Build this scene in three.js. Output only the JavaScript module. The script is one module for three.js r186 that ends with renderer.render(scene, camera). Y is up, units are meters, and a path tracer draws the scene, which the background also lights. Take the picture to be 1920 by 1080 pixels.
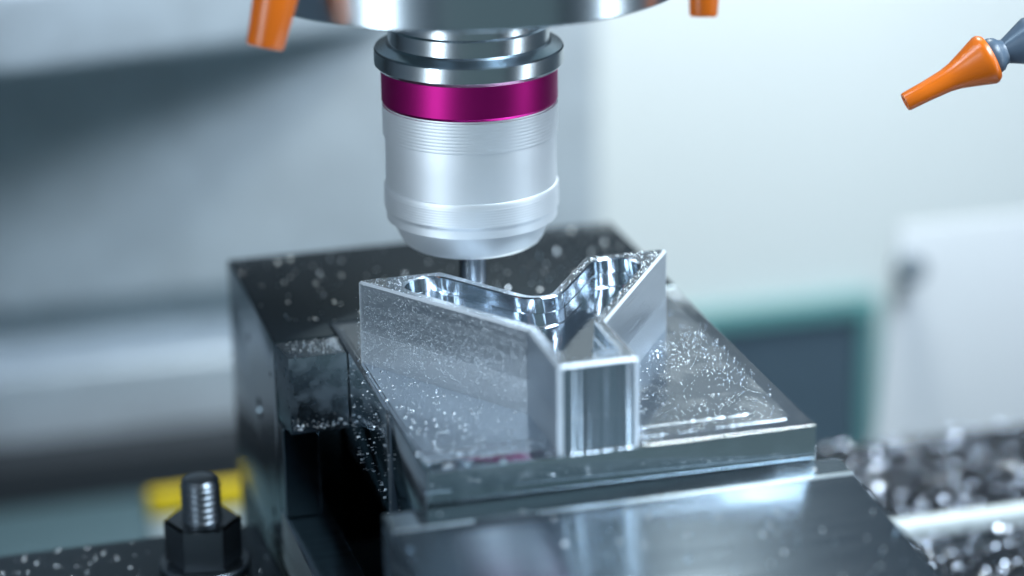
import * as THREE from 'three';
import { mergeGeometries, toCreasedNormals } from 'three/addons/utils/BufferGeometryUtils.js';
import { RoundedBoxGeometry } from 'three/addons/geometries/RoundedBoxGeometry.js';
import { RectAreaLightUniformsLib } from 'three/addons/lights/RectAreaLightUniformsLib.js';
import { Brush, Evaluator, SUBTRACTION } from 'three-bvh-csg';

// ---------------------------------------------------------------- camera, room light, exposure
// All dimensions below are written in millimetres and built in metres; y = 0 is the top of the clamped plate.
const MM = 0.001, RAD = Math.PI / 180;
const scene = new THREE.Scene();
scene.background = new THREE.Color().setRGB(0.11, 0.165, 0.185);
const camera = new THREE.PerspectiveCamera(2 * Math.atan(540 / 5000) / RAD, 1920 / 1080, 0.05, 20);
camera.position.set(-225.76, 314.55, 776.55).multiplyScalar(MM);
camera.rotation.set(-19.49 * RAD, -15.28 * RAD, -0.82 * RAD, 'YXZ');
camera.focus = 0.862;
camera.userData.fStop = 3.1;
scene.add(camera);

const renderer = new THREE.WebGLRenderer({ antialias: true });
renderer.setSize(1024, 576);
renderer.shadowMap.enabled = true;
renderer.toneMapping = THREE.LinearToneMapping;
renderer.toneMappingExposure = 0.98;
RectAreaLightUniformsLib.init();

const COOL = [0.75, 0.885, 1.0], GREENISH = [0.93, 1.0, 0.97];
const LAMPS = [
  // name, label, centre, size, aim, brightness, colour
  ['strip_work_light', 'tall slim white work light left of the machine table', [-560, 170, 300], [80, 760], [-13, 40, -53], 14, COOL],
  ['strip_work_light', 'tall slim white work light right of the machine table', [530, 170, 300], [80, 760], [-13, 40, -53], 7, COOL],
  ['ceiling_work_light', 'wide white work light high above the right front of the table', [520, 760, 260], [620, 380], [0, -60, -250], 28, COOL],
  ['wall_light', 'white lamp above the pale back wall', [205, 420, -337], [150, 110], [212, -70, -552], 58, GREENISH],
];

// ---------------------------------------------------------------- helpers
let seed = 12345;
const rnd = () => { seed = (seed + 0x6d2b79f5) | 0; let t = Math.imul(seed ^ (seed >>> 15), 1 | seed); t = (t + Math.imul(t ^ (t >>> 7), 61 | t)) ^ t; return ((t ^ (t >>> 14)) >>> 0) / 4294967296; };
const used = {};
const numbered = (n) => { used[n] = (used[n] ?? -1) + 1; return used[n] ? n + '_' + String(used[n]).padStart(3, '0') : n; };
function tag(o, label, category, group, kind) {
  if (label) o.userData.label = label;
  if (category) o.userData.category = category;
  if (group) o.userData.group = group;
  if (kind) o.userData.kind = kind;
  return o;
}
function thing(name, label, category, [x, y, z] = [0, 0, 0], group) {
  const o = new THREE.Group(); o.name = numbered(name); o.position.set(x, y, z).multiplyScalar(MM); scene.add(o);
  return tag(o, label, category, group);
}
// uv in units of 100 mm, from the dominant direction of each face
function boxUV(g) {
  const p = g.attributes.position, uv = new Float32Array(p.count * 2), a = new THREE.Vector3(), b = new THREE.Vector3(), c = new THREE.Vector3();
  for (let i = 0; i < p.count; i += 3) {
    a.fromBufferAttribute(p, i); b.fromBufferAttribute(p, i + 1); c.fromBufferAttribute(p, i + 2);
    const n = b.clone().sub(a).cross(c.clone().sub(a)), x = Math.abs(n.x), y = Math.abs(n.y), z = Math.abs(n.z);
    [a, b, c].forEach((v, k) => {
      const w = y >= x && y >= z ? [v.x, v.z] : x >= z ? [v.z, v.y] : [v.x, v.y];
      uv[(i + k) * 2] = w[0] / 100; uv[(i + k) * 2 + 1] = w[1] / 100;
    });
  }
  return g.setAttribute('uv', new THREE.BufferAttribute(uv, 2));
}
const flat = (g) => (g.index ? g.toNonIndexed() : g);
const crease = (g, deg = 30) => boxUV(toCreasedNormals(flat(g), deg * RAD));
function mesh(name, geo, mat, parent = scene) {
  if (Array.isArray(geo)) geo = mergeGeometries(geo.map((g) => { for (const k of Object.keys(g.attributes)) if (!['position', 'normal', 'uv'].includes(k)) g.deleteAttribute(k); return flat(g); }));
  geo.scale(MM, MM, MM);
  const m = new THREE.Mesh(geo, mat); m.name = parent === scene ? numbered(name) : name; m.castShadow = m.receiveShadow = true;
  parent.add(m);
  return m;
}
const box = (x0, x1, y0, y1, z0, z1, r = 0.6) => boxUV(flat(new RoundedBoxGeometry(x1 - x0, y1 - y0, z1 - z0, 2, r)).translate((x0 + x1) / 2, (y0 + y1) / 2, (z0 + z1) / 2));
const shapeOf = (pts) => new THREE.Shape(pts.map((p) => new THREE.Vector2(p[0], p[1])));
function extrudeX(prof, x0, x1, b = 0.6) { // profile of (z, y) pairs
  const g = new THREE.ExtrudeGeometry(shapeOf(prof.map(([z, y]) => [-z, y])), { depth: x1 - x0 - 2 * b, bevelEnabled: b > 0, bevelThickness: b, bevelSize: b, bevelOffset: -b, bevelSegments: 2, curveSegments: 8 });
  return crease(g.rotateY(Math.PI / 2).translate(x0 + b, 0, 0));
}
function extrudeY(prof, y0, y1, b = 0.6, bs = 2) { // profile of (x, z) pairs
  const g = new THREE.ExtrudeGeometry(shapeOf(prof.map(([x, z]) => [x, -z])), { depth: y1 - y0 - 2 * b, bevelEnabled: b > 0, bevelThickness: b, bevelSize: b, bevelOffset: -b, bevelSegments: bs, curveSegments: 8 });
  return crease(g.rotateX(-Math.PI / 2).translate(0, y0 + b, 0));
}
// turned part: profile of (radius, y) pairs; uv runs round it in u
function turned(prof, seg = 128, deg = 25) {
  const g = new THREE.LatheGeometry(prof.map(([r, y]) => new THREE.Vector2(r, y)), seg);
  return toCreasedNormals(flat(g), deg * RAD);
}
const ev = new Evaluator(); ev.attributes = ['position', 'normal']; ev.useGroups = false;
function cut(geo, ...tools) {
  let a = new Brush(geo); a.updateMatrixWorld();
  for (const t of tools) { const b = new Brush(t); b.updateMatrixWorld(); a = ev.evaluate(a, b, SUBTRACTION); }
  return crease(a.geometry, 30);
}

// ---------------------------------------------------------------- textures
function noise2(N, cells, sx, sy, sd) { // periodic value noise
  const g = new Float32Array(cells * sx * cells * sy), W = cells * sx, H = cells * sy; let s = seed; seed = sd; for (let i = 0; i < g.length; i++) g[i] = rnd(); seed = s;
  const out = new Float32Array(N * N), f = (t) => t * t * (3 - 2 * t);
  for (let y = 0; y < N; y++) for (let x = 0; x < N; x++) {
    const u = x / N * W, v = y / N * H, i = Math.floor(u), j = Math.floor(v), a = f(u - i), b = f(v - j), q = (p, r) => g[((r + H) % H) * W + ((p + W) % W)];
    out[y * N + x] = (q(i, j) * (1 - a) + q(i + 1, j) * a) * (1 - b) + (q(i, j + 1) * (1 - a) + q(i + 1, j + 1) * a) * b;
  }
  return out;
}
function layer(N, list) { // list of [cells, sx, sy, weight, seed]
  const out = new Float32Array(N * N); let tot = 0;
  for (const [c, sx, sy, w, sd] of list) { const n = noise2(N, c, sx, sy, sd); tot += w; for (let i = 0; i < out.length; i++) out[i] += n[i] * w; }
  for (let i = 0; i < out.length; i++) out[i] /= tot;
  return out;
}
function tex(N, fn, srgb = false) {
  const d = new Uint8Array(N * N * 4);
  for (let i = 0; i < N * N; i++) { const v = fn(i); const a = Array.isArray(v) ? v : [v, v, v]; for (let c = 0; c < 3; c++) d[i * 4 + c] = Math.max(0, Math.min(255, Math.round(a[c] * 255))); d[i * 4 + 3] = 255; }
  const t = new THREE.DataTexture(d, N, N); t.wrapS = t.wrapT = THREE.RepeatWrapping; t.magFilter = THREE.LinearFilter; t.minFilter = THREE.LinearFilter; t.needsUpdate = true;
  if (srgb) t.colorSpace = THREE.SRGBColorSpace;
  return t;
}
const again = (t, u, v, rot = 0) => { const c = t.clone(); c.repeat.set(u, v); c.rotation = rot; c.needsUpdate = true; return c; };
const nFine = layer(512, [[64, 1, 1, 1, 11], [128, 1, 1, 0.8, 12], [16, 1, 1, 0.5, 13]]);
const nBlot = layer(512, [[4, 1, 1, 1, 21], [8, 1, 1, 0.7, 22], [16, 1, 1, 0.5, 23], [48, 1, 1, 0.35, 24]]);
const nStreak = layer(512, [[4, 1, 32, 1, 31], [2, 1, 100, 0.8, 32], [8, 1, 24, 0.4, 33]]);
const nDrop = (() => { // scattered round droplets, periodic
  const N = 1024, a = new Float32Array(N * N); const s = seed; seed = 77;
  for (let k = 0; k < 5200; k++) {
    const cx = rnd() * N, cy = rnd() * N, r = 1.6 + 4.5 * Math.pow(rnd(), 3), h = 0.4 + 0.6 * rnd();
    for (let y = Math.floor(cy - r); y <= cy + r; y++) for (let x = Math.floor(cx - r); x <= cx + r; x++) {
      const d2 = ((x - cx) ** 2 + (y - cy) ** 2) / (r * r); if (d2 < 1) { const i = ((y + N) % N) * N + ((x + N) % N); a[i] = Math.max(a[i], h * Math.sqrt(1 - d2)); }
    }
  }
  seed = s; return a;
})();
const tFine = tex(512, (i) => nFine[i]), tStreak = tex(512, (i) => nStreak[i]), tDrop = tex(1024, (i) => nDrop[i]);
const sat = (x) => Math.max(0, Math.min(1, x));
const nFilm = layer(512, [[6, 1, 1, 1, 41], [13, 1, 1, 0.8, 42], [29, 1, 1, 0.45, 43], [61, 1, 1, 0.2, 44]]);
const tFilm = tex(1024, (i) => { const x = i & 1023, y = i >> 10, f = nFilm[(y >> 1) * 512 + (x >> 1)]; return 0.72 * sat((f - 0.35) * 3) + 0.28 * nDrop[i]; });
const tFilmRough = tex(512, (i) => 0.55 + 0.45 * sat((nFilm[i] - 0.47) * 9) + 0.25 * (nFine[i] - 0.5));
const tSide = tex(1024, (i) => { const x = i & 1023, y = i >> 10; return 0.6 * nDrop[i] + 0.2 * nStreak[(y >> 1) * 512 + (x >> 1)]; });
const tWet = tex(512, (i) => 0.7 + 0.3 * sat((nBlot[i] - 0.42) * 4) * (0.7 + 0.5 * nFine[i]));      // patches of film, G = roughness factor
const tSatin = tex(512, (i) => 0.6 + 0.5 * nStreak[i]);
const tStain = tex(512, (i) => { const k = 0.72 + 0.5 * nBlot[i]; return [k, k, k]; });

// ---------------------------------------------------------------- materials
const metal = (rgb, rough, o = {}) => { const m = new THREE.MeshPhysicalMaterial({ roughness: rough, metalness: 1, ...o }); m.color.setRGB(...rgb); return m; };
const paint = (rgb, rough, o = {}) => { const m = new THREE.MeshPhysicalMaterial({ roughness: rough, metalness: 0, ...o }); m.color.setRGB(...rgb); return m; };
const M = {
  aluFoot: metal([0.72, 0.78, 0.84], 0.45, { bumpMap: again(tDrop, 1.5, 1.5), bumpScale: 0.00008 }),
  aluSide: metal([0.72, 0.78, 0.84], 0.41, { bumpMap: again(tSide, 1.7, 1.7), bumpScale: 0.00013, roughnessMap: tSatin }),
  aluTop: metal([0.72, 0.78, 0.84], 0.2, { bumpMap: again(tFilm, 1.3, 1.3), bumpScale: 0.00012, roughnessMap: again(tFilmRough, 1.3, 1.3) }),
  aluPlate: metal([0.72, 0.78, 0.84], 0.14, { bumpMap: tFine, bumpScale: 0.000005, roughnessMap: tFilmRough }),
  aluFloor: metal([0.72, 0.78, 0.84], 0.09, { bumpMap: again(tFilm, 1.2, 1.2), bumpScale: 0.00006 }),
  aluEdge: metal([0.80, 0.85, 0.90], 0.68),
  edgeWorn: metal([0.50, 0.58, 0.63], 0.5),
  aluFront: metal([0.72, 0.78, 0.84], 0.24, { bumpMap: again(tStreak, 0.5, 0.5, Math.PI / 2), bumpScale: 0.0012 }),
  aluCut: metal([0.72, 0.78, 0.84], 0.14, { bumpMap: again(tStreak, 1, 2, Math.PI / 2), bumpScale: 0.00002 }),
  steelDark: metal([0.13, 0.165, 0.19], 0.17, { roughnessMap: tWet, bumpMap: tFine, bumpScale: 0.000008 }),
  steelGround: metal([0.38, 0.46, 0.53], 0.24, { roughnessMap: tSatin, bumpMap: tFine, bumpScale: 0.000008 }),
  steelFilm: metal([0.36, 0.42, 0.47], 0.4, { roughnessMap: tFilmRough, bumpMap: tFilm, bumpScale: 0.0002 }),
  steelSatin: metal([0.38, 0.46, 0.53], 0.25, { roughnessMap: tSatin, bumpMap: tFine, bumpScale: 0.000012 }),
  lip: metal([0.40, 0.48, 0.53], 0.16, { bumpMap: tFine, bumpScale: 0.000004 }),
  steelBlack: metal([0.06, 0.07, 0.085], 0.34, { roughnessMap: tWet, bumpMap: tFine, bumpScale: 0.00002 }),
  barSteel: metal([0.10, 0.125, 0.145], 0.32, { bumpMap: tFine, bumpScale: 0.00003 }),
  polished: metal([0.60, 0.67, 0.72], 0.2, { anisotropy: 0.5, bumpMap: again(tStreak, 1, 0.5), bumpScale: 0.000004 }),
  turnedSteel: metal([0.62, 0.67, 0.70], 0.22, { anisotropy: 0.6 }),
  whiteBody: metal([0.86, 0.89, 0.92], 0.5, { metalness: 0.8, anisotropy: 0.3 }),
  purple: metal([0.44, 0.014, 0.19], 0.4, { anisotropy: 0.5 }),
  carbide: metal([0.5, 0.53, 0.57], 0.2),
  orange: paint([0.66, 0.135, 0.003], 0.32, { clearcoat: 0.3, clearcoatRoughness: 0.3 }),
  hose: paint([0.075, 0.11, 0.155], 0.35),
  blackOxide: metal([0.26, 0.29, 0.32], 0.33, { bumpMap: tFine, bumpScale: 0.00002 }),
  wallWhite: paint([0.74, 0.77, 0.77], 0.5),
  knobGrey: paint([0.24, 0.28, 0.32], 0.5),
  panel: paint([0.80, 0.82, 0.85], 0.5),
  wallGrey: paint([0.10, 0.13, 0.16], 0.6),
  wallDark: paint([0.035, 0.045, 0.055], 0.6),
  cover: metal([0.64, 0.70, 0.76], 0.5, { metalness: 0.4, roughnessMap: tSatin, map: tStain }),
  coverPale: metal([0.50, 0.56, 0.62], 0.5, { metalness: 0.3, map: tStain }),
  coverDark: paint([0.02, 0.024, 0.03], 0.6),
  floorTeal: paint([0.10, 0.16, 0.18], 0.4),
  yellow: paint([0.82, 0.58, 0.01], 0.5),
  whitePlastic: paint([0.72, 0.78, 0.78], 0.5),
  teal: paint([0.13, 0.33, 0.33], 0.4),
  darkGlass: paint([0.07, 0.105, 0.14], 0.3),
  chip: metal([0.62, 0.66, 0.74], 0.16, { side: THREE.DoubleSide }),
  chipSoft: metal([0.86, 0.90, 0.94], 0.45, { side: THREE.DoubleSide }),
  chipGlint: metal([0.78, 0.82, 0.92], 0.28, { side: THREE.DoubleSide }),
  drop: metal([0.80, 0.84, 0.88], 0.12),
  lampCase: paint([0.1, 0.1, 0.1], 0.5),
};
const lampGlow = (k) => { const m = new THREE.MeshStandardMaterial({ color: 0xffffff, roughness: 0.5 }); m.emissive.setRGB(...COOL); m.emissiveIntensity = k; return m; };

// ---------------------------------------------------------------- lamps
for (const [name, label, at, [w, h], aim, power, hue] of LAMPS) {
  const c = new THREE.Vector3(...at).multiplyScalar(MM), q = new THREE.Vector3(...aim).multiplyScalar(MM);
  const light = new THREE.RectAreaLight(new THREE.Color().setRGB(...hue), power, w * MM, h * MM);
  light.name = name + '_glow'; light.position.copy(c); light.lookAt(q); scene.add(light);
  const o = thing(name, label, 'lamp', at);
  o.quaternion.copy(light.quaternion);
  mesh('housing', box(-w / 2 - 8, w / 2 + 8, -h / 2 - 8, h / 2 + 8, 6, 40, 4), M.lampCase, o);
  if (name === 'wall_light') for (const k of [-1, 1]) mesh('side_shade', box(k * (w / 2 + 10) - 1.5, k * (w / 2 + 10) + 1.5, -h / 2 - 8, h / 2 + 50, -80, 40, 1), M.lampCase, o);
  if (name === 'strip_work_light') { const k = Math.sign(at[0]); mesh('barn_door', box(k * (w / 2 + 10) - 1.5, k * (w / 2 + 10) + 1.5, -h / 2 - 8, h / 2 + 8, -260, 40, 1), M.lampCase, o); }
  mesh('lamp_diffuser', box(-w / 2, w / 2, -h / 2, h / 2, 2, 5.9, 1), lampGlow(1.0), o);
}

// ---------------------------------------------------------------- the machine room round the table
const struct = (name, geo, mat) => tag(mesh(name, geo, mat), null, null, null, 'structure');
struct('floor', box(-700, 700, -320, -300, -640, 1200, 1), M.floorTeal);
struct('ledge', box(-480, 60, -299.8, -254.6, -590, -120, 2), M.floorTeal);
struct('wall_left', box(-720, -700, -300, 900, -640, 1200, 1), M.wallGrey);
struct('wall_right', box(700, 720, -300, 900, -640, 1200, 1), M.wallGrey);
struct('wall_back', box(186, 699, -300, 20, -574, -552, 1), M.wallWhite);
struct('wall_back_upper', box(-700, 700, -300, 900, -640, -620, 1), M.wallDark);
struct('ceiling', box(-700, 700, 900, 920, -640, 1200, 1), M.wallDark);

{ // stepped metal cover at the back left
  const t = thing('way_cover', 'stepped satin steel cover sheets across the back left behind the vise', 'cover', [0, 0, 0]);
  const hood = mesh('upper_sheet', extrudeY([[-523, 0], [-523, 258], [-214, 164], [0, 0]], -8, 36, 8, 8), M.coverPale, t);
  hood.position.set(0.0784, -0.013, -0.5514); hood.rotation.z = -0.145; // hangs a little higher on the left
  mesh('middle_sheet', box(-445, 192, -157.4, 18.5, -583, -552.3, 4), M.cover, t);
  mesh('lower_sheet', box(-445, 192, -238.6, -193.6, -583, -555.7, 4), M.cover, t);
  mesh('recessed_sheet', box(-445, 192, -193.3, -157.7, -583, -576, 0.6), M.cover, t);
}
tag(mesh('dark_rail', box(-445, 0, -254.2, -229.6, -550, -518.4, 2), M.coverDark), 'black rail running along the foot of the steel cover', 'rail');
{
  const t = thing('plastic_box', 'blurred white box with yellow upper half behind the clamp stud', 'box', [-69, -254.5, -345]);
  mesh('box_base', box(-24, 27, 0, 63.3, -6, 0, 2.5), M.whitePlastic, t);
  mesh('lid', box(-24.5, 27.5, 63.5, 76.5, -6.5, 0.5, 2.5), M.yellow, t);
}
{ // dark window low in the back wall
  const t = thing('machine_window', 'dark window with teal rim low in the pale back wall', 'window', [0, 0, -551.5]);
  mesh('window_frame', [box(188, 351, -206, -197, 0, 11, 1), box(342, 351, -299, -206.2, 0, 11, 1), box(188, 197, -299, -206.2, 0, 11, 1)], M.teal, t);
  mesh('pane', box(197.2, 341.8, -299, -206.3, 2, 6, 0.5), M.darkGlass, t);
}
{ // pale sheet panel on the right
  const t = thing('cover_panel', 'pale sheet metal panel standing behind the chip bed at right', 'panel', [0, -299, -330]);
  const g = crease(new THREE.ExtrudeGeometry(shapeOf([[247, 0], [600, 0], [600, 210], [278, 210]]), { depth: 3, bevelEnabled: true, bevelThickness: 0.5, bevelSize: 0.5, bevelSegments: 3 }));
  t.rotation.x = -7 * RAD; // the sheet leans back
  mesh('sheet', g, M.panel, t);
  mesh('knob', turned([[0, 14], [6, 14], [7.5, 11], [7.5, 4], [5, 0], [0, 0]], 32).rotateX(Math.PI / 2).translate(278, 192, 5), M.knobGrey, t);
}
// bed that the chips lie on, and the rail across it
struct('chip_bed', box(73, 520, -118, -111, -156, 420, 1), M.steelBlack);
tag(mesh('steel_rail', box(78, 520, -111, -103.5, -70, -62, 2.2), M.whitePlastic), 'pale rail crossing the bed of metal chips at right', 'rail');

// ---------------------------------------------------------------- vise
{
  const t = thing('machine_vise', 'heavy dark steel machine vise clamping the plate with the letter block', 'vise', [0, 0, 0]);
  // rear jaw block: main body and the ear beside the plate, holes drilled in its left face
  const hole = (y, z, r, d = 6) => new THREE.CylinderGeometry(r, r, d * 2, 32).rotateZ(Math.PI / 2).translate(-82.5, y, z);
  const body = new THREE.BufferGeometry().copy(extrudeY([[-82.5, -142.7], [64.4, -142.7], [64.4, -64.9], [-60.9, -64.9], [-60.9, -52.6], [-82.5, -52.6]], -82, 0, 0.7));
  const countersink = new THREE.CylinderGeometry(3.2, 4.4, 2.4, 32).rotateZ(-Math.PI / 2).translate(-82.2, -37.1, -87.2);
  mesh('rear_jaw', cut(body, hole(-37.1, -87.2, 3.2, 9), countersink, hole(-16.6, -104, 1.7), hole(-14.9, -61.7, 1.0), hole(-68, -66.3, 2.0)), M.steelDark, t);
  mesh('set_screw', boxUV(flat(new THREE.CylinderGeometry(2.9, 2.9, 4, 24).rotateZ(Math.PI / 2).translate(-79, -37.1, -87.2))), M.aluEdge, t);
  mesh('jaw_plate', extrudeY([[-82.35, -52.5], [-60.9, -52.5], [-60.9, -36.3], [-80.6, -36.3]], -27.5, -0.25, 0.5), M.steelFilm, t);
  mesh('lower_step', box(-82.4, -70, -60.8, -27.8, -52.5, -43.5, 0.5), M.steelDark, t);
  mesh('cavity_wall', box(-70, 64, -82, -36.5, -100, -64.95, 0.4), M.steelBlack, t);
  mesh('left_rail', extrudeX([[-52.4, -82], [300, -82], [300, -61], [-52.4, -61]], -82.5, -66.3, 0.8), M.steelGround, t);
  mesh('right_rail', extrudeX([[-52.4, -82], [300, -82], [300, -61], [-52.4, -61]], 52, 68, 0.8), M.steelGround, t);
  mesh('vise_base', box(-82, 68, -110, -82.2, -142, 300, 1), M.steelBlack, t);
  // front jaw: narrow flat top, then a long top face falling away
  mesh('front_jaw', extrudeX([[71.2, -60], [71.2, -14], [82.8, -14], [82.8, -11], [84.2, -10.95], [300, -26], [300, -60]], -74, 71, 1.2), M.steelSatin, t);
  mesh('jaw_lip', box(-73.8, 70.8, -13.9, -10.9, 71.2, 82.7, 0.3), M.lip, t);
  const edge = (x0, x1) => extrudeX([[82.9, -11.4], [82.9, -10.8], [83.6, -10.8], [84.7, -11.0], [84.7, -11.4]], x0, x1, 0.1);
  mesh('worn_edge', edge(-73.4, -49), M.edgeWorn, t); mesh('worn_edge', edge(-29, 70.3), M.edgeWorn, t);
}

// ---------------------------------------------------------------- workpiece: plate with a raised Y-shaped pocketed block
const H = 28.5, XC = -5.8;
const outlineY = [[-53.6, -26], [-24.8, -26], [0, 10.3], [24.8, -26], [53.6, -26], [12.7, 35], [12.7, 68.4], [-12.7, 68.4], [-12.7, 35]].map(([x, z]) => [x + XC, z]);
// outline moved outwards by o, its corners rounded by r (+ on convex, - on hollow corners)
function ring(pts, o, radii, n = 8) {
  const N = pts.length, P = pts.map((p) => new THREE.Vector2(p[0], p[1])); let area = 0;
  for (let i = 0; i < N; i++) area += P[i].x * P[(i + 1) % N].y - P[(i + 1) % N].x * P[i].y;
  const s = Math.sign(area), out = [];
  const dir = P.map((p, i) => P[(i + 1) % N].clone().sub(p).normalize()), nor = dir.map((d) => new THREE.Vector2(d.y * s, -d.x * s));
  for (let i = 0; i < N; i++) {
    const a = dir[(i + N - 1) % N], b = dir[i], na = nor[(i + N - 1) % N], nb = nor[i];
    const k = 1 + na.dot(nb), m = na.clone().add(nb).multiplyScalar(o / k), q = P[i].clone().add(m);
    const turn = (a.x * b.y - a.y * b.x) * s, r = Math.max(0.02, radii[i] + (turn > 0 ? o : -o));
    const half = Math.atan2(Math.abs(a.x * b.y - a.y * b.x), a.dot(b)) / 2, l = r * Math.tan(half);
    const p0 = q.clone().addScaledVector(a, -l), c = p0.clone().addScaledVector(na, turn > 0 ? -r : r);
    const t0 = Math.atan2(p0.y - c.y, p0.x - c.x), sw = 2 * half * (turn > 0 ? 1 : -1) * s;
    for (let j = 0; j <= n; j++) { const t = t0 + sw * j / n; out.push([c.x + r * Math.cos(t), c.y + r * Math.sin(t)]); }
  }
  return out;
}
function walls(rings, inward, keep = () => true) { // rings of equal length: [points, y]
  const pos = [], n = rings[0][0].length;
  for (let k = 0; k + 1 < rings.length; k++) for (let i = 0; i < n; i++) {
    if (!keep(Math.floor(i / 9), i % 9 < 8)) continue;
    const j = (i + 1) % n, [A, ya] = rings[k], [B, yb] = rings[k + 1];
    const a = [A[i][0], ya, A[i][1]], b = [A[j][0], ya, A[j][1]], c = [B[j][0], yb, B[j][1]], d = [B[i][0], yb, B[i][1]];
    pos.push(...(inward ? [a, b, c, a, c, d] : [a, c, b, a, d, c]).flat());
  }
  return new THREE.BufferGeometry().setAttribute('position', new THREE.BufferAttribute(new Float32Array(pos), 3));
}
function cap(outer, holes, y) {
  const V = (r) => r.map((p) => new THREE.Vector2(p[0], -p[1])), all = [outer, ...holes].flat();
  let o = V(outer), hs = holes.map(V);
  const pos = [];
  for (const f of THREE.ShapeUtils.triangulateShape(o, hs)) {
    const [a, b, c] = f.map((i) => all[i]), up = (b[0] - a[0]) * (c[1] - a[1]) - (b[1] - a[1]) * (c[0] - a[0]) < 0;
    for (const p of up ? [a, b, c] : [a, c, b]) pos.push(p[0], y, p[1]);
  }
  return new THREE.BufferGeometry().setAttribute('position', new THREE.BufferAttribute(new Float32Array(pos), 3));
}
const rOut = [1.2, 1.2, 5.5, 1.2, 1.2, 1.3, 1.5, 1.5, 1.3], rPock = [8.0, 8.0, 7.0, 8.0, 8.0, 2.6, 4.4, 4.4, 2.6];
const rimO = (o) => ring(outlineY, o, rOut), pock = (o) => ring(outlineY, o - 3.8, rPock.map((r, i) => (([2, 5, 8].includes(i)) ? r : r + 3.8)));
{
  const t = thing('aluminium_workpiece', 'clamped aluminium plate carrying a raised letter Y block with a hollowed top', 'workpiece', [0, 0, 0]);
  mesh('base_plate', [extrudeY([[-60.5, -64.6], [63.7, -64.6], [63.7, 69.4], [-59.7, 69.4], [-59.7, 20.8], [-60.5, 20.0]], -37, 0, 0.4)], M.aluPlate, t);
  const padA = ring([[-58, -60], [50.5, -60], [50.5, 55.5], [-58, 55.5]], 0, [3, 6, 6, 3]), padB = ring([[-59, -62], [58.5, -62], [58.5, 62.5], [-59, 62.5]], 0, [2, 3, 3, 2]);
  mesh('machined_step', crease(mergeGeometries([walls([[padB, 0.01], [ring([[-59, -62], [58.5, -62], [58.5, 62.5], [-59, 62.5]], -0.15, [2, 3, 3, 2]), 0.12]], false), cap(ring([[-59, -62], [58.5, -62], [58.5, 62.5], [-59, 62.5]], -0.15, [2, 3, 3, 2]), [], 0.12)]), 10), M.aluTop, t);
  mesh('machined_step', crease(mergeGeometries([walls([[padA, 0.121], [ring([[-58, -60], [50.5, -60], [50.5, 55.5], [-58, 55.5]], -0.25, [3, 6, 6, 3]), 0.3]], false), cap(ring([[-58, -60], [50.5, -60], [50.5, 55.5], [-58, 55.5]], -0.25, [3, 6, 6, 3]), [], 0.3)]), 10), M.aluTop, t);
  const foot = [[rimO(0.07), 0.2], [rimO(0.07), 11.3], [rimO(0), 11.42]], upper = [[rimO(0), 11.42], [rimO(0), H - 0.8]], side = [...foot, upper[1]];
  const corner = (c, arc) => arc && [0, 4, 6, 7].includes(c), front = (c, arc) => !arc && c === 6;
  const b = mesh('raised_block', crease(walls(upper, false, (c, arc) => !corner(c, arc) && !front(c, arc)), 24), M.aluSide, t);
  mesh('lower_band', crease(walls(foot, false, (c, arc) => !corner(c, arc) && !front(c, arc)), 24), M.aluFoot, b);
  mesh('front_face', crease(walls(side, false, front), 24), M.aluFront, b);
  mesh('chamfered_edge', crease(mergeGeometries([walls(side, false, corner), walls([[rimO(0), H - 0.8], [rimO(-0.8), H]], false)]), 24), M.aluEdge, b);
  mesh('rim', crease(cap(rimO(-0.8), [pock(0.45)], H)), M.aluTop, b);
  mesh('pocket', crease(mergeGeometries([walls([[pock(0.45), H], [pock(0), H - 0.45], [pock(0), H - 5.2], [pock(-0.3), H - 5.25], [pock(-0.3), H - 9.6], [pock(-0.8), H - 10]], true)]), 24), M.aluCut, b);
  mesh('pocket_floor', crease(cap(pock(-0.8), [], H - 10)), M.aluFloor, b);
}

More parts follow.
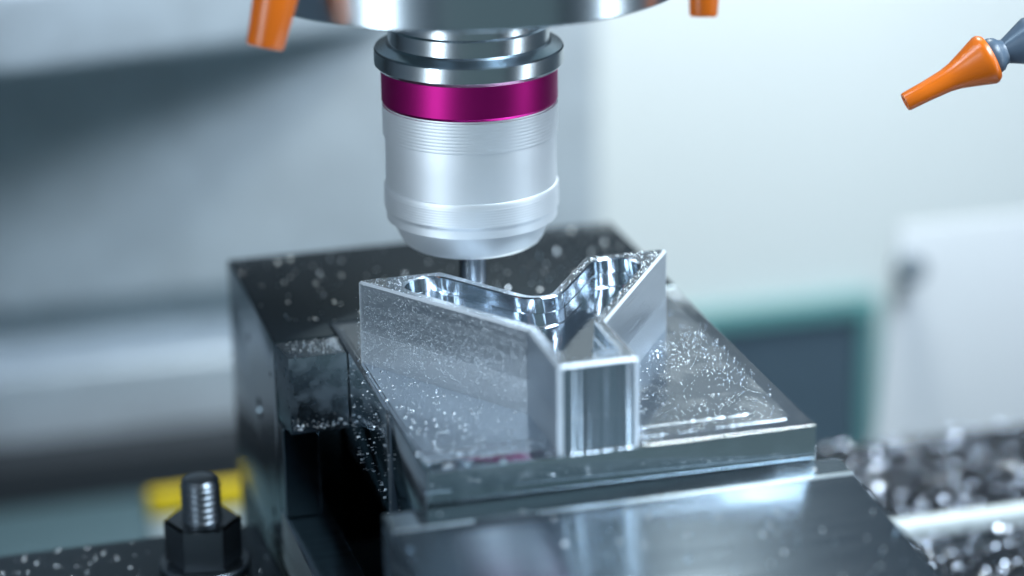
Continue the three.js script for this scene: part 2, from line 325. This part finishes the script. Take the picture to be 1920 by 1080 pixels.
// ---------------------------------------------------------------- spindle, tool holder, cutter
const TX = -12.7, TZ = -53.2;
{
  const t = thing('spindle_head', 'polished steel spindle nose at the top edge above the tool holder', 'spindle', [TX, 119, TZ]);
  mesh('spindle_nose', turned([[0, 0], [68, 0], [72.6, 0], [73.3, 0.7], [73.3, 200], [0, 200]], 160), M.polished, t);
  mesh('taper_seat', turned([[25.5, 2], [25.5, -17], [23, -19], [23, 2]], 96), M.polished, t);
}
{
  const y0 = 25.6, t = thing('tool_holder', 'white and purple milling tool holder with steel flange below the spindle', 'tool holder', [TX, y0, TZ]);
  const Y = (a) => a.map(([r, y]) => [r, y - y0]);
  mesh('flange', turned(Y([[0, 119], [24.5, 119], [25.9, 117], [25.9, 104.6], [26.7, 104.0], [26.7, 98.9], [27.4, 98.2], [31.0, 97.0], [31.4, 96.4], [31.4, 91.6], [30.2, 90.3], [0, 90.3]]), 160), M.turnedSteel, t);
  mesh('colour_ring', turned(Y([[0, 90], [29.35, 90], [29.35, 79.3], [28.9, 78.4], [0, 78.4]]), 160), M.purple, t);
  mesh('sleeve', turned(Y([[0, 78.3], [28.2, 78.3], [28.5, 77.4], [28.6, 60], [28.7, 51.2], [28.7, 38.5], [27, 38.5], [0, 38.5]]), 160), M.whiteBody, t);
  const ribbed = (y1, y2, r, n, lead) => { const p = [[r - 1, y1]]; for (let i = 0; i < n; i++) { const a = y1 + (y2 - y1) * (i + 0.08) / n, d = (y2 - y1) / n; p.push([r - 0.04, a], [r, a + 0.2 * d], [r, a + 0.72 * d], [r - 0.04, a + 0.9 * d]); } p.push([r - 1, y2]); return p; };
  mesh('grooved_band', turned(Y(ribbed(67.4, 77.7, 29.25, 9).reverse()), 160), M.whiteBody, t);
  mesh('grooved_band', turned(Y([[28.3, 50.6], [29.0, 50.3], [29.3, 49.6], [29.3, 48.6], ...ribbed(42.4, 48.6, 29.35, 7).reverse().slice(1, -1), [29.3, 42.3], [29.05, 41.7], [28.85, 41.6], [28.75, 41.0], [28.5, 40.9], [28.4, 40.3], [28.1, 40.2], [28.0, 39.7], [27, 39.5]]), 160), M.whiteBody, t);
  mesh('nose_cone', turned(Y([[27.7, 40.2], [27.7, 39.4], [24.2, 31.8], [23.2, 30.3], [21.6, 29.2], [19.4, 28.5], [17, 28.2], [0, 28.2]]), 160, 40), M.whiteBody, t);
  mesh('collet_nut', turned(Y([[12, 28.3], [12, 26.6], [11.3, 25.9], [6, 25.8], [0, 25.8]]), 96), M.turnedSteel, t);
}
{
  const t = thing('end_mill', 'slim bare steel end mill held in the white tool holder', 'cutter', [TX, 0.6, TZ]);
  mesh('shank', turned([[0, 26], [4.7, 26], [4.7, 14], [4.5, 13.4], [0, 13.4]], 48), M.carbide, t);
  // three twisted flutes
  const s = new THREE.Shape(); for (let i = 0; i <= 60; i++) { const a = i / 60 * 2 * Math.PI, r = 3.3 + 1.2 * Math.pow(Math.abs(Math.cos(1.5 * a)), 0.6); s[i ? 'lineTo' : 'moveTo'](r * Math.cos(a), r * Math.sin(a)); }
  const g = new THREE.ExtrudeGeometry(s, { depth: 13.3, steps: 24, bevelEnabled: false }), p = g.attributes.position;
  for (let i = 0; i < p.count; i++) { const a = p.getZ(i) * 0.12, x = p.getX(i), y = p.getY(i); p.setXY(i, x * Math.cos(a) - y * Math.sin(a), x * Math.sin(a) + y * Math.cos(a)); }
  mesh('flutes', crease(g.rotateX(-Math.PI / 2)), M.carbide, t);
}

// ---------------------------------------------------------------- coolant nozzles
const axisTurn = (o, from, to) => { const d = new THREE.Vector3(...to).sub(new THREE.Vector3(...from)).normalize(); o.quaternion.setFromUnitVectors(new THREE.Vector3(0, 1, 0), d); };
function nozzle(label, tip, base, prof, inner) {
  const t = thing('coolant_nozzle', label, 'nozzle', tip); axisTurn(t, tip, base);
  mesh('nozzle_cone', turned(prof, 64, 40), M.orange, t);
  return t;
}
{
  const tube = (r0, r1, h) => [[r0 - 1.4, h], [r0 - 1.4, 1], [r0 - 1.1, 0.1], [r0 - 0.5, 0], [r0, 0.6], [r1, h]];
  nozzle('wide orange coolant nozzle hanging at the top left beside the spindle', [-90.2, 115.2, 1.2], [-85.6, 130, -2.4], tube(5.7, 7.6, 26)).name;
  nozzle('short orange coolant nozzle tip at the top edge right of the spindle', [40.6, 120.6, 27.2], [41.3, 127, 25.6], tube(4.3, 5.6, 24));
  const t = nozzle('orange flared coolant nozzle on a grey jointed hose at right', [120, 79.6, 0.5], [145.9, 91.9, 3], [[2.2, 6], [2.0, 0.6], [2.4, 0.1], [2.9, 0.1], [3.15, 0.6], [3.4, 8], [3.9, 15], [4.6, 18.5], [6.0, 22.5], [7.9, 27.6], [8.5, 29.3], [8.5, 30.4], [7.7, 31.6], [6.4, 31.7], [5.6, 31.2]]);
  const seg = (y) => turned([[0, y - 4], [4.8, y - 2.2], [5.9, y - 0.4], [6.2, y + 1.2], [5.6, y + 3], [4.4, y + 4.2], [4.1, y + 5.2], [4.6, y + 6.4], [7.4, y + 12.6], [8.1, y + 14.2], [8.1, y + 15.4], [7.3, y + 16.4], [5.5, y + 16.4], [5, y + 15.8]], 64, 35);
  const h = mesh('hose_segment', seg(0), M.hose, t); h.position.set(0, 31.5 * MM, 0); h.rotation.set(0, 0, -0.12);
  const h2 = mesh('hose_segment', seg(0), M.hose, t); h2.position.set(2.2 * MM, 48 * MM, 0); h2.rotation.set(0, 0, -0.3);
}

// ---------------------------------------------------------------- clamp bar, stud, nut and washer
tag(mesh('clamp_bar', box(-260, -84.5, -110, -82, -89, 260, 1.2), M.barSteel), 'dark steel bar under the clamp stud at the lower left', 'clamp bar');
{
  const t = thing('clamp_stud', 'black threaded stud with hexagon nut and washer left of the vise', 'stud', [-109, -82, -58]);
  const thread = [[0, 0]]; thread.push([6.6, 0]); for (let y = 4; y < 30; y += 2.3) thread.push([5.95, y], [6.9, y + 0.9], [6.9, y + 1.3], [5.95, y + 2.2]); thread.push([6.6, 32.2], [5.2, 33.6], [4.6, 33.8], [0, 33.8]);
  mesh('threaded_rod', turned(thread.reverse(), 64), M.blackOxide, t);
  const hex = []; for (let i = 0; i < 6; i++) { const a = (i * 60 + 9) * RAD; hex.push([13.2 * Math.cos(a), 13.2 * Math.sin(a)]); }
  const nut = cut(new THREE.BufferGeometry().copy(extrudeY(hex, 3.2, 19, 0.8)), (() => { // rounded crown of the nut
    return new THREE.LatheGeometry([[11.9, 19.6], [14, 17.4], [20, 17.4], [20, 22], [11.9, 22], [11.9, 19.6]].map((p) => new THREE.Vector2(...p)).reverse(), 64);
  })());
  mesh('nut', nut, M.blackOxide, t);
  mesh('washer', turned([[15.2, 0.2], [15.6, 0.6], [15.6, 2.6], [15.1, 3.1], [6.6, 3.1], [6.6, 0.2]].reverse(), 64), M.blackOxide, t);
}

// ---------------------------------------------------------------- metal chips
function chipShape(k) { // a thin curled sliver about 1 unit long
  const n = 6, pos = [], R = [0.45, 0.8, 2][k], W = [0.3, 0.22, 0.5][k], tot = 1 / R;
  const P = []; for (let i = 0; i <= n; i++) { const a = (i / n - 0.5) * tot; P.push([R * Math.sin(a), R * (1 - Math.cos(a)), 0.18 * (i / n - 0.5)]); }
  for (let i = 0; i < n; i++) {
    const [x0, y0, s0] = P[i], [x1, y1, s1] = P[i + 1], w0 = W * (0.5 + 0.5 * Math.sin(Math.PI * (i + 0.3) / (n + 0.6))), w1 = W * (0.5 + 0.5 * Math.sin(Math.PI * (i + 1.3) / (n + 0.6)));
    const a = [x0, y0, s0 - w0 / 2], b = [x0, y0, s0 + w0 / 2], c = [x1, y1, s1 + w1 / 2], d = [x1, y1, s1 - w1 / 2];
    pos.push(...a, ...b, ...c, ...a, ...c, ...d);
  }
  const g = new THREE.BufferGeometry().setAttribute('position', new THREE.BufferAttribute(new Float32Array(pos), 3)); g.computeVertexNormals();
  return g.scale(MM, MM, MM);
}
function scatter(name, label, n, place, size, mat = M.chip, tilt = 0.9) {
  const geo = chipShape(n % 3), im = new THREE.InstancedMesh(geo, mat, n), d = new THREE.Object3D();
  for (let i = 0; i < n; i++) {
    const [x, y, z] = place(i), s = size(i);
    d.position.set(x, y, z).multiplyScalar(MM); d.rotation.set((rnd() - 0.5) * 2 * tilt, rnd() * 6.283, (rnd() - 0.5) * 2 * tilt); d.scale.setScalar(s); d.updateMatrix(); im.setMatrixAt(i, d.matrix);
  }
  im.name = numbered(name); im.castShadow = im.receiveShadow = true; scene.add(im);
  return tag(im, label, 'metal chips', null, 'stuff');
}
function inside(poly, x, z) { let c = false; for (let i = 0, j = poly.length - 1; i < poly.length; j = i++) { const [xi, zi] = poly[i], [xj, zj] = poly[j]; if ((zi > z) !== (zj > z) && x < (xj - xi) * (z - zi) / (zj - zi) + xi) c = !c; } return c; }
const yOut = rimO(0.6), yNear = rimO(5.5), rimIn = rimO(-1.1), pockOut = pock(0.6);
const clumpy = (u, v) => { const i = (Math.floor(v * 511) & 511) * 512 + (Math.floor(u * 511) & 511); return nBlot[i]; };
const onPlate = () => { for (;;) { const x = -60 + 123 * rnd(), z = -60 + 128 * rnd(); if (!inside(yOut, x, z)) return [x, 0.12, z]; } };
scatter('metal_chips', 'fine bright chips sprinkled over the wet plate round the letter block', 601, () => { const p = onPlate(); p[1] = 0.35; return p; }, () => 0.25 + 0.5 * Math.pow(rnd(), 2));
scatter('metal_chips', 'drifts of curled chips lying against the foot of the letter block', 421, () => { for (;;) { const x = -60 + 115 * rnd(), z = -30 + 98 * rnd(); if (inside(yOut, x, z) || !inside(yNear, x, z) || rnd() > sat((clumpy(x / 70 + 0.5, z / 70 + 0.2) - 0.45) * 6)) continue; return [x, 0.45, z]; } }, () => 0.4 + 1.1 * Math.pow(rnd(), 2));
scatter('metal_chips', 'scattered small chips on the dark rear jaw top', 200, () => [-81 + 144 * rnd(), 0.2, -141 + 75 * rnd()], () => 0.7 + 1.2 * rnd() * rnd(), M.chipSoft, 0.7);
scatter('metal_chips', 'chips gathered along the jaw plate beside the workpiece', 240, (i) => (i % 2 ? [-79 + 18 * rnd(), 0.05, -51 + 14 * rnd()] : [-62.5 - 3 * rnd() * rnd(), 0.2, -50 + 13 * rnd()]), () => 0.4 + 0.9 * Math.pow(rnd(), 2), M.chipSoft);
scatter('metal_chips', 'small chips clinging to the front face of the jaw plate and the plate side', 260, (i) => (i % 3 ? [-60.7, -34 * Math.pow(rnd(), 1.5) - 0.5, -36 + 60 * rnd()] : [-80 + 19 * rnd(), -26 + 5 * rnd() * rnd(), -36.1]), () => 0.3 + 0.6 * Math.pow(rnd(), 2), M.chipSoft, 3);
scatter('metal_chips', 'chips on the front jaw top', 122, () => { const z = 71 + 150 * rnd(); return [-72 + 141 * rnd(), z < 84 ? -10.6 : -10.6 - (z - 84.2) * 0.07, z]; }, () => 0.5 + 0.9 * Math.pow(rnd(), 2), M.chipSoft, 0.6);
scatter('metal_chips', 'deep litter of chips on the bed at the lower right', 9001, () => [75 + 230 * rnd(), -110 + 4 * rnd(), -154 + 260 * rnd()], () => 1.2 + 2.0 * Math.pow(rnd(), 2));
scatter('metal_chips', 'larger bright chips lying on top of the litter at the lower right', 452, () => [75 + 230 * rnd(), -106.4, -150 + 250 * rnd()], () => 1.6 + 1.4 * rnd(), M.chipGlint, 0.8);
// fine drops of coolant
function drops(label, n, place, size) {
  const im = new THREE.InstancedMesh(new THREE.SphereGeometry(MM, 8, 6), M.drop, n), d = new THREE.Object3D();
  for (let i = 0; i < n; i++) { const [p, sc] = place(i), r = size(i); d.position.set(...p).multiplyScalar(MM); d.scale.set(r * sc[0], r * sc[1], r * sc[2]); d.rotation.set(0, sc[3] ?? 0, 0); d.updateMatrix(); im.setMatrixAt(i, d.matrix); }
  im.name = numbered('coolant_drops'); im.castShadow = im.receiveShadow = true; scene.add(im);
  tag(im, label, 'droplets', null, 'stuff');
}
{
  const A = [-59.4, -25.2], B = [-18.5, 35], nx = -(B[1] - A[1]) / 73, nz = (B[0] - A[0]) / 73;
  const face = (wide) => () => { for (;;) { const u = rnd(), v = rnd(), y = 0.5 + v * 26; if (rnd() > sat((clumpy(u * 0.7, v * 0.4) - 0.36) * 4) * (wide ? 0.6 : 1) * Math.exp(-(((y - (wide ? 12 : 5) - (wide ? 0 : 6) * u) / (wide ? 9 : 4)) ** 2))) continue; return [A[0] + (B[0] - A[0]) * u + nx * 0.1, y, A[1] + (B[1] - A[1]) * u + nz * 0.1]; } };
  scatter('metal_chips', 'fine glittering specks on the left face of the letter block', 1701, face(true), () => 0.28 + 0.35 * Math.pow(rnd(), 2), M.chipSoft, 3);
  scatter('metal_chips', 'band of glittering specks low on the left face of the letter block', 901, face(false), () => 0.35 + 0.5 * Math.pow(rnd(), 2), M.chipSoft, 3);
  drops('beads of coolant on the plate to the right of the letter block', 800, () => { for (;;) { const x = 4 + 57 * rnd(), z = -60 + 124 * rnd(); if (inside(yOut, x, z) || rnd() > sat((clumpy(x / 90 + 0.3, z / 90 + 0.8) - 0.4) * 5) * Math.exp(-(((z + 10) / 55) ** 2))) continue; return [[x, 0.3, z], [1, 0.6, 1]]; } }, () => 0.09 + 0.26 * Math.pow(rnd(), 3));
  drops('beads of coolant along the front left of the plate', 500, () => { for (;;) { const x = -59 + 75 * rnd(), z = -20 + 88 * rnd(); if (inside(yOut, x, z)) continue; return [[x, 0.3, z], [1, 0.6, 1]]; } }, () => 0.14 + 0.5 * Math.pow(rnd(), 3));
  drops('beads of coolant on the dark bar round the clamp stud', 260, () => [[-200 + 114 * rnd(), -82, -88 + 90 * rnd()], [1, 0.6, 1]], () => 0.2 + 0.7 * Math.pow(rnd(), 2));
  drops('drops of coolant on the rim of the letter block', 700, () => { for (;;) { const x = -60 + 110 * rnd(), z = -26 + 95 * rnd(); if (!inside(rimIn, x, z) || inside(pockOut, x, z)) continue; return [[x, H + 0.02, z], [1, 0.6, 1]]; } }, () => 0.12 + 0.25 * Math.pow(rnd(), 2));
}

renderer.render(scene, camera);
